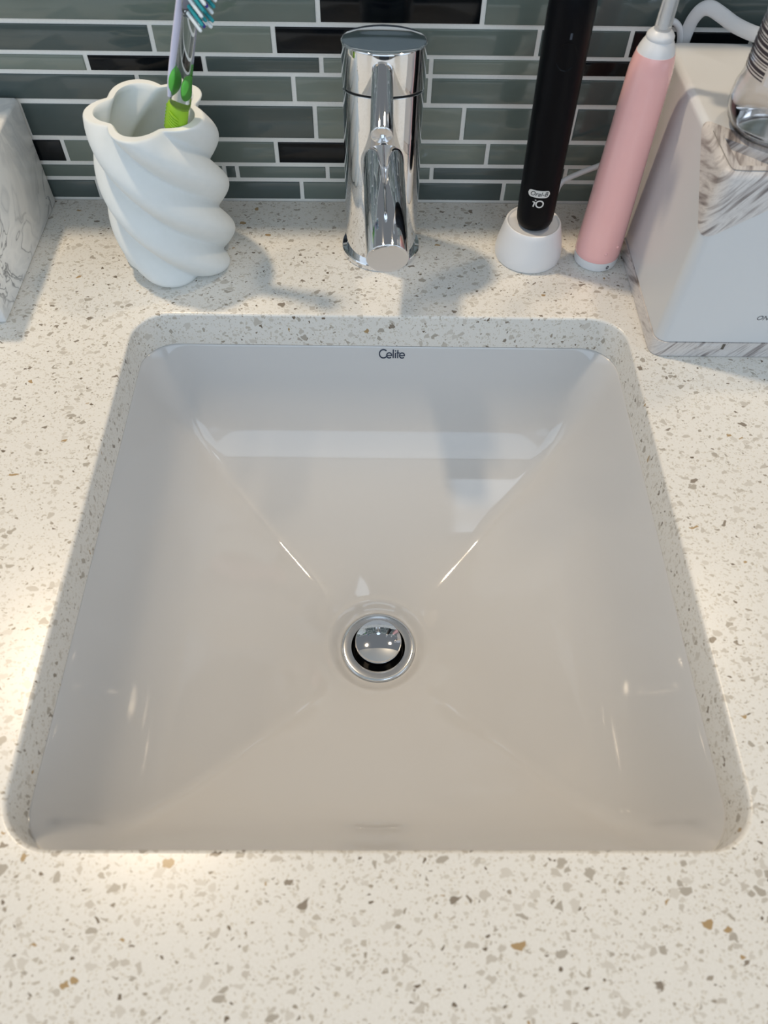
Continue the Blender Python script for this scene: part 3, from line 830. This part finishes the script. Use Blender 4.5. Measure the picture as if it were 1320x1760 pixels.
# mist outlet: a wedge-shaped pit sunk into the corner, by boolean, baked into the mesh
def apply_cut(o, cutter_bm):
    me = bpy.data.meshes.new('cutter'); bmesh.ops.recalc_face_normals(cutter_bm, faces=cutter_bm.faces); cutter_bm.to_mesh(me); cutter_bm.free()
    co = bpy.data.objects.new('cutter', me); C.objects.link(co)
    md = o.modifiers.new('cut', 'BOOLEAN'); md.operation = 'DIFFERENCE'; md.object = co; md.solver = 'EXACT'
    bpy.context.view_layer.update()
    dg = bpy.context.evaluated_depsgraph_get()
    new = bpy.data.meshes.new_from_object(o.evaluated_get(dg))
    o.modifiers.clear(); old = o.data; o.data = new; new.name = o.name
    bpy.data.objects.remove(co); bpy.data.meshes.remove(me)
def prism(poly, z0, z1):
    bm = bmesh.new(); a = [bm.verts.new((x, y, z0)) for x, y in poly]; b = [bm.verts.new((x, y, z1)) for x, y in poly]
    n = len(poly); bm.faces.new(a[::-1]); bm.faces.new(b)
    for i in range(n): bm.faces.new((a[i], a[(i+1) % n], b[(i+1) % n], b[i]))
    return bm
apply_cut(corner, prism([(0.2040, 0.0050), (0.2052, -0.0240), (0.2400, -0.0238), (0.2400, -0.0225)], HD-0.0050, HD+0.004))
corner.data.polygons.foreach_set('use_smooth', [True]*len(corner.data.polygons))
try: corner.data.set_sharp_from_angle(angle=math.radians(35))
except Exception: pass
# lid line around the outlet
lid = spline([(0.1990, 0.0125, HD+0.0003), (0.1992, -0.006, HD+0.0003), (0.1994, -0.0215, HD+0.0003), (0.2006, -0.0272, HD+0.0002), (0.2046, -0.0286, HD+0.0002), (0.2200, -0.0287, HD+0.0002), (0.2420, -0.0285, HD+0.0002)], 6)
obj('lid_seam', tube(lid, [(0.00018, 0.00028)]*len(lid), 6, (0, 0, 1)), mat('seam_grey', srgb(150, 145, 140), 0.6), corner)
# sliding catch in the base plate and the print
sw = obj('catch', bevelled_box(0.2215, 0.2395, -0.0392, -0.034, 0.0066, 0.0122, 0.0012, 3), WOOD, base)
bm = bmesh.new(); box(bm, 0.2402, 0.2422, -0.03865, -0.036, 0.0074, 0.0124)
obj('catch_gap', bm, mat('slot_brown', srgb(92, 84, 76), 0.7), base, smooth=False)
tv, tf = text_mesh('ON', 0.0052, 0.25)
def on_front(V, xc, zc, lift=0.0002):
    out = []
    for x, y, _ in V:
        zz = zc+y; yy = (DY0+0.0008) + 0.0062*(zz-0.0134)/(HD-0.0134) - lift
        out.append((xc+x, yy, zz))
    return out
t = obj('switch_lettering', (on_front(tv, 0.2590, 0.0345), tf), PRINTG, dif, smooth=False); t['label'] = 'small grey lettering ON low on the front'
# black power lead with a flat grip loop behind it

# ------------------------------------------------------------------ white cord looping up behind the humidifier
lp = [(0.2098, 0.1367, 0.004), (0.2098, 0.1367, 0.070), (0.2100, 0.1362, 0.120), (0.2104, 0.1350, 0.1405), (0.2118, 0.1335, 0.1490), (0.2150, 0.1325, 0.1538), (0.2200, 0.1315, 0.1548), (0.2280, 0.1300, 0.1515), (0.2390, 0.1270, 0.1465), (0.2530, 0.1220, 0.1432), (0.2700, 0.1150, 0.1425), (0.2950, 0.1150, 0.1425)]
rl = spline(lp, 7)
cd = obj('appliance_cord', tube(rl, [(0.0020, 0.0046)]*len(rl), 16, (0.0, -1.0, 0.35)), CORDM)
tag(cd, 'flat white cord looping up behind the humidifier against dark tiles', 'cord')
l2 = spline([(0.1880, 0.1300, 0.004), (0.1880, 0.1335, 0.08), (0.1905, 0.1345, 0.132), (0.1960, 0.1345, 0.1445), (0.2030, 0.1350, 0.1420), (0.2070, 0.1352, 0.1340), (0.2072, 0.1352, 0.1280)], 7)
cd2 = obj('appliance_cord', tube(l2, 0.0022, 14, (0, 0, 1)), CORDM)
tag(cd2, 'thin round grey-white cord end peeking out right of the pink toothbrush collar', 'cord')

# ------------------------------------------------------------------ clear bottle on the humidifier
bt = thing('bottle', 'clear plastic bottle with a barcode label standing on the humidifier', 'bottle', (0.2375, 0.0160, HD))
prof = [(0.0, 0.0012), (0.018, 0.0004), (0.0235, 0.0003), (0.0275, 0.0020), (0.0305, 0.0060), (0.0322, 0.0115), (0.0327, 0.0170), (0.0322, 0.0225), (0.0310, 0.0265), (0.0304, 0.0290), (0.0303, 0.0330), (0.0303, 0.0900), (0.0290, 0.1000), (0.0240, 0.1090), (0.0150, 0.1150), (0.0130, 0.1180), (0.0130, 0.1280)]
inner = [(max(r-0.0009, 0.0), zz+(0.0010 if r < 0.028 and zz < 0.01 else 0.0)) for r, zz in prof[1:]][::-1]
obj('shell', lathe(prof + [(0.0122, 0.1280)] + inner[1:] + [(0.0, 0.0022)], 72), mat('bottle_plastic', (0.93, 0.93, 0.94, 1), 0.08, trans=1.0, ior=1.25), bt)
obj('liquid', lathe([(0.0, 0.0026)] + [(max(r-0.0011, 0.001), zz+(0.0014 if zz < 0.01 else 0.0)) for r, zz in prof[1:12]] + [(0.0, 0.0900)], 72), LIQUID, bt)
obj('cap', lathe([(0.0, 0.1270), (0.0150, 0.1270), (0.0155, 0.1280), (0.0152, 0.1450), (0.0140, 0.1460), (0.0, 0.1460)], 48), WHITEPL, bt)
def on_bottle(a0, a1, z0, z1, r=0.03055, n=10):
    V, F = [], []
    for i in range(n+1):
        a = a0+(a1-a0)*i/n
        V += [(r*math.cos(a), r*math.sin(a), z0), (r*math.cos(a), r*math.sin(a), z1)]
    for i in range(n): F.append((2*i, 2*i+2, 2*i+3, 2*i+1))
    return V, F
lab = obj('label', on_bottle(math.radians(-149), math.radians(60), 0.0330, 0.0850, 0.0305, 40), LABELM, bt)
V, F = [], []; zz = 0.0340
rb = random.Random(3)
while zz < 0.0600:
    h = rb.choice((0.0005, 0.0008, 0.0013, 0.0019))
    v_, f_ = on_bottle(math.radians(-200), math.radians(-152), zz, zz+h, 0.03058, 12)
    o_ = len(V); V += v_; F += [tuple(i+o_ for i in q) for q in f_]
    zz += h + rb.choice((0.0004, 0.0006, 0.0010))
t = obj('barcode', (V, F), PRINTD, bt); t['label'] = 'printed barcode of dark rings beside the label'
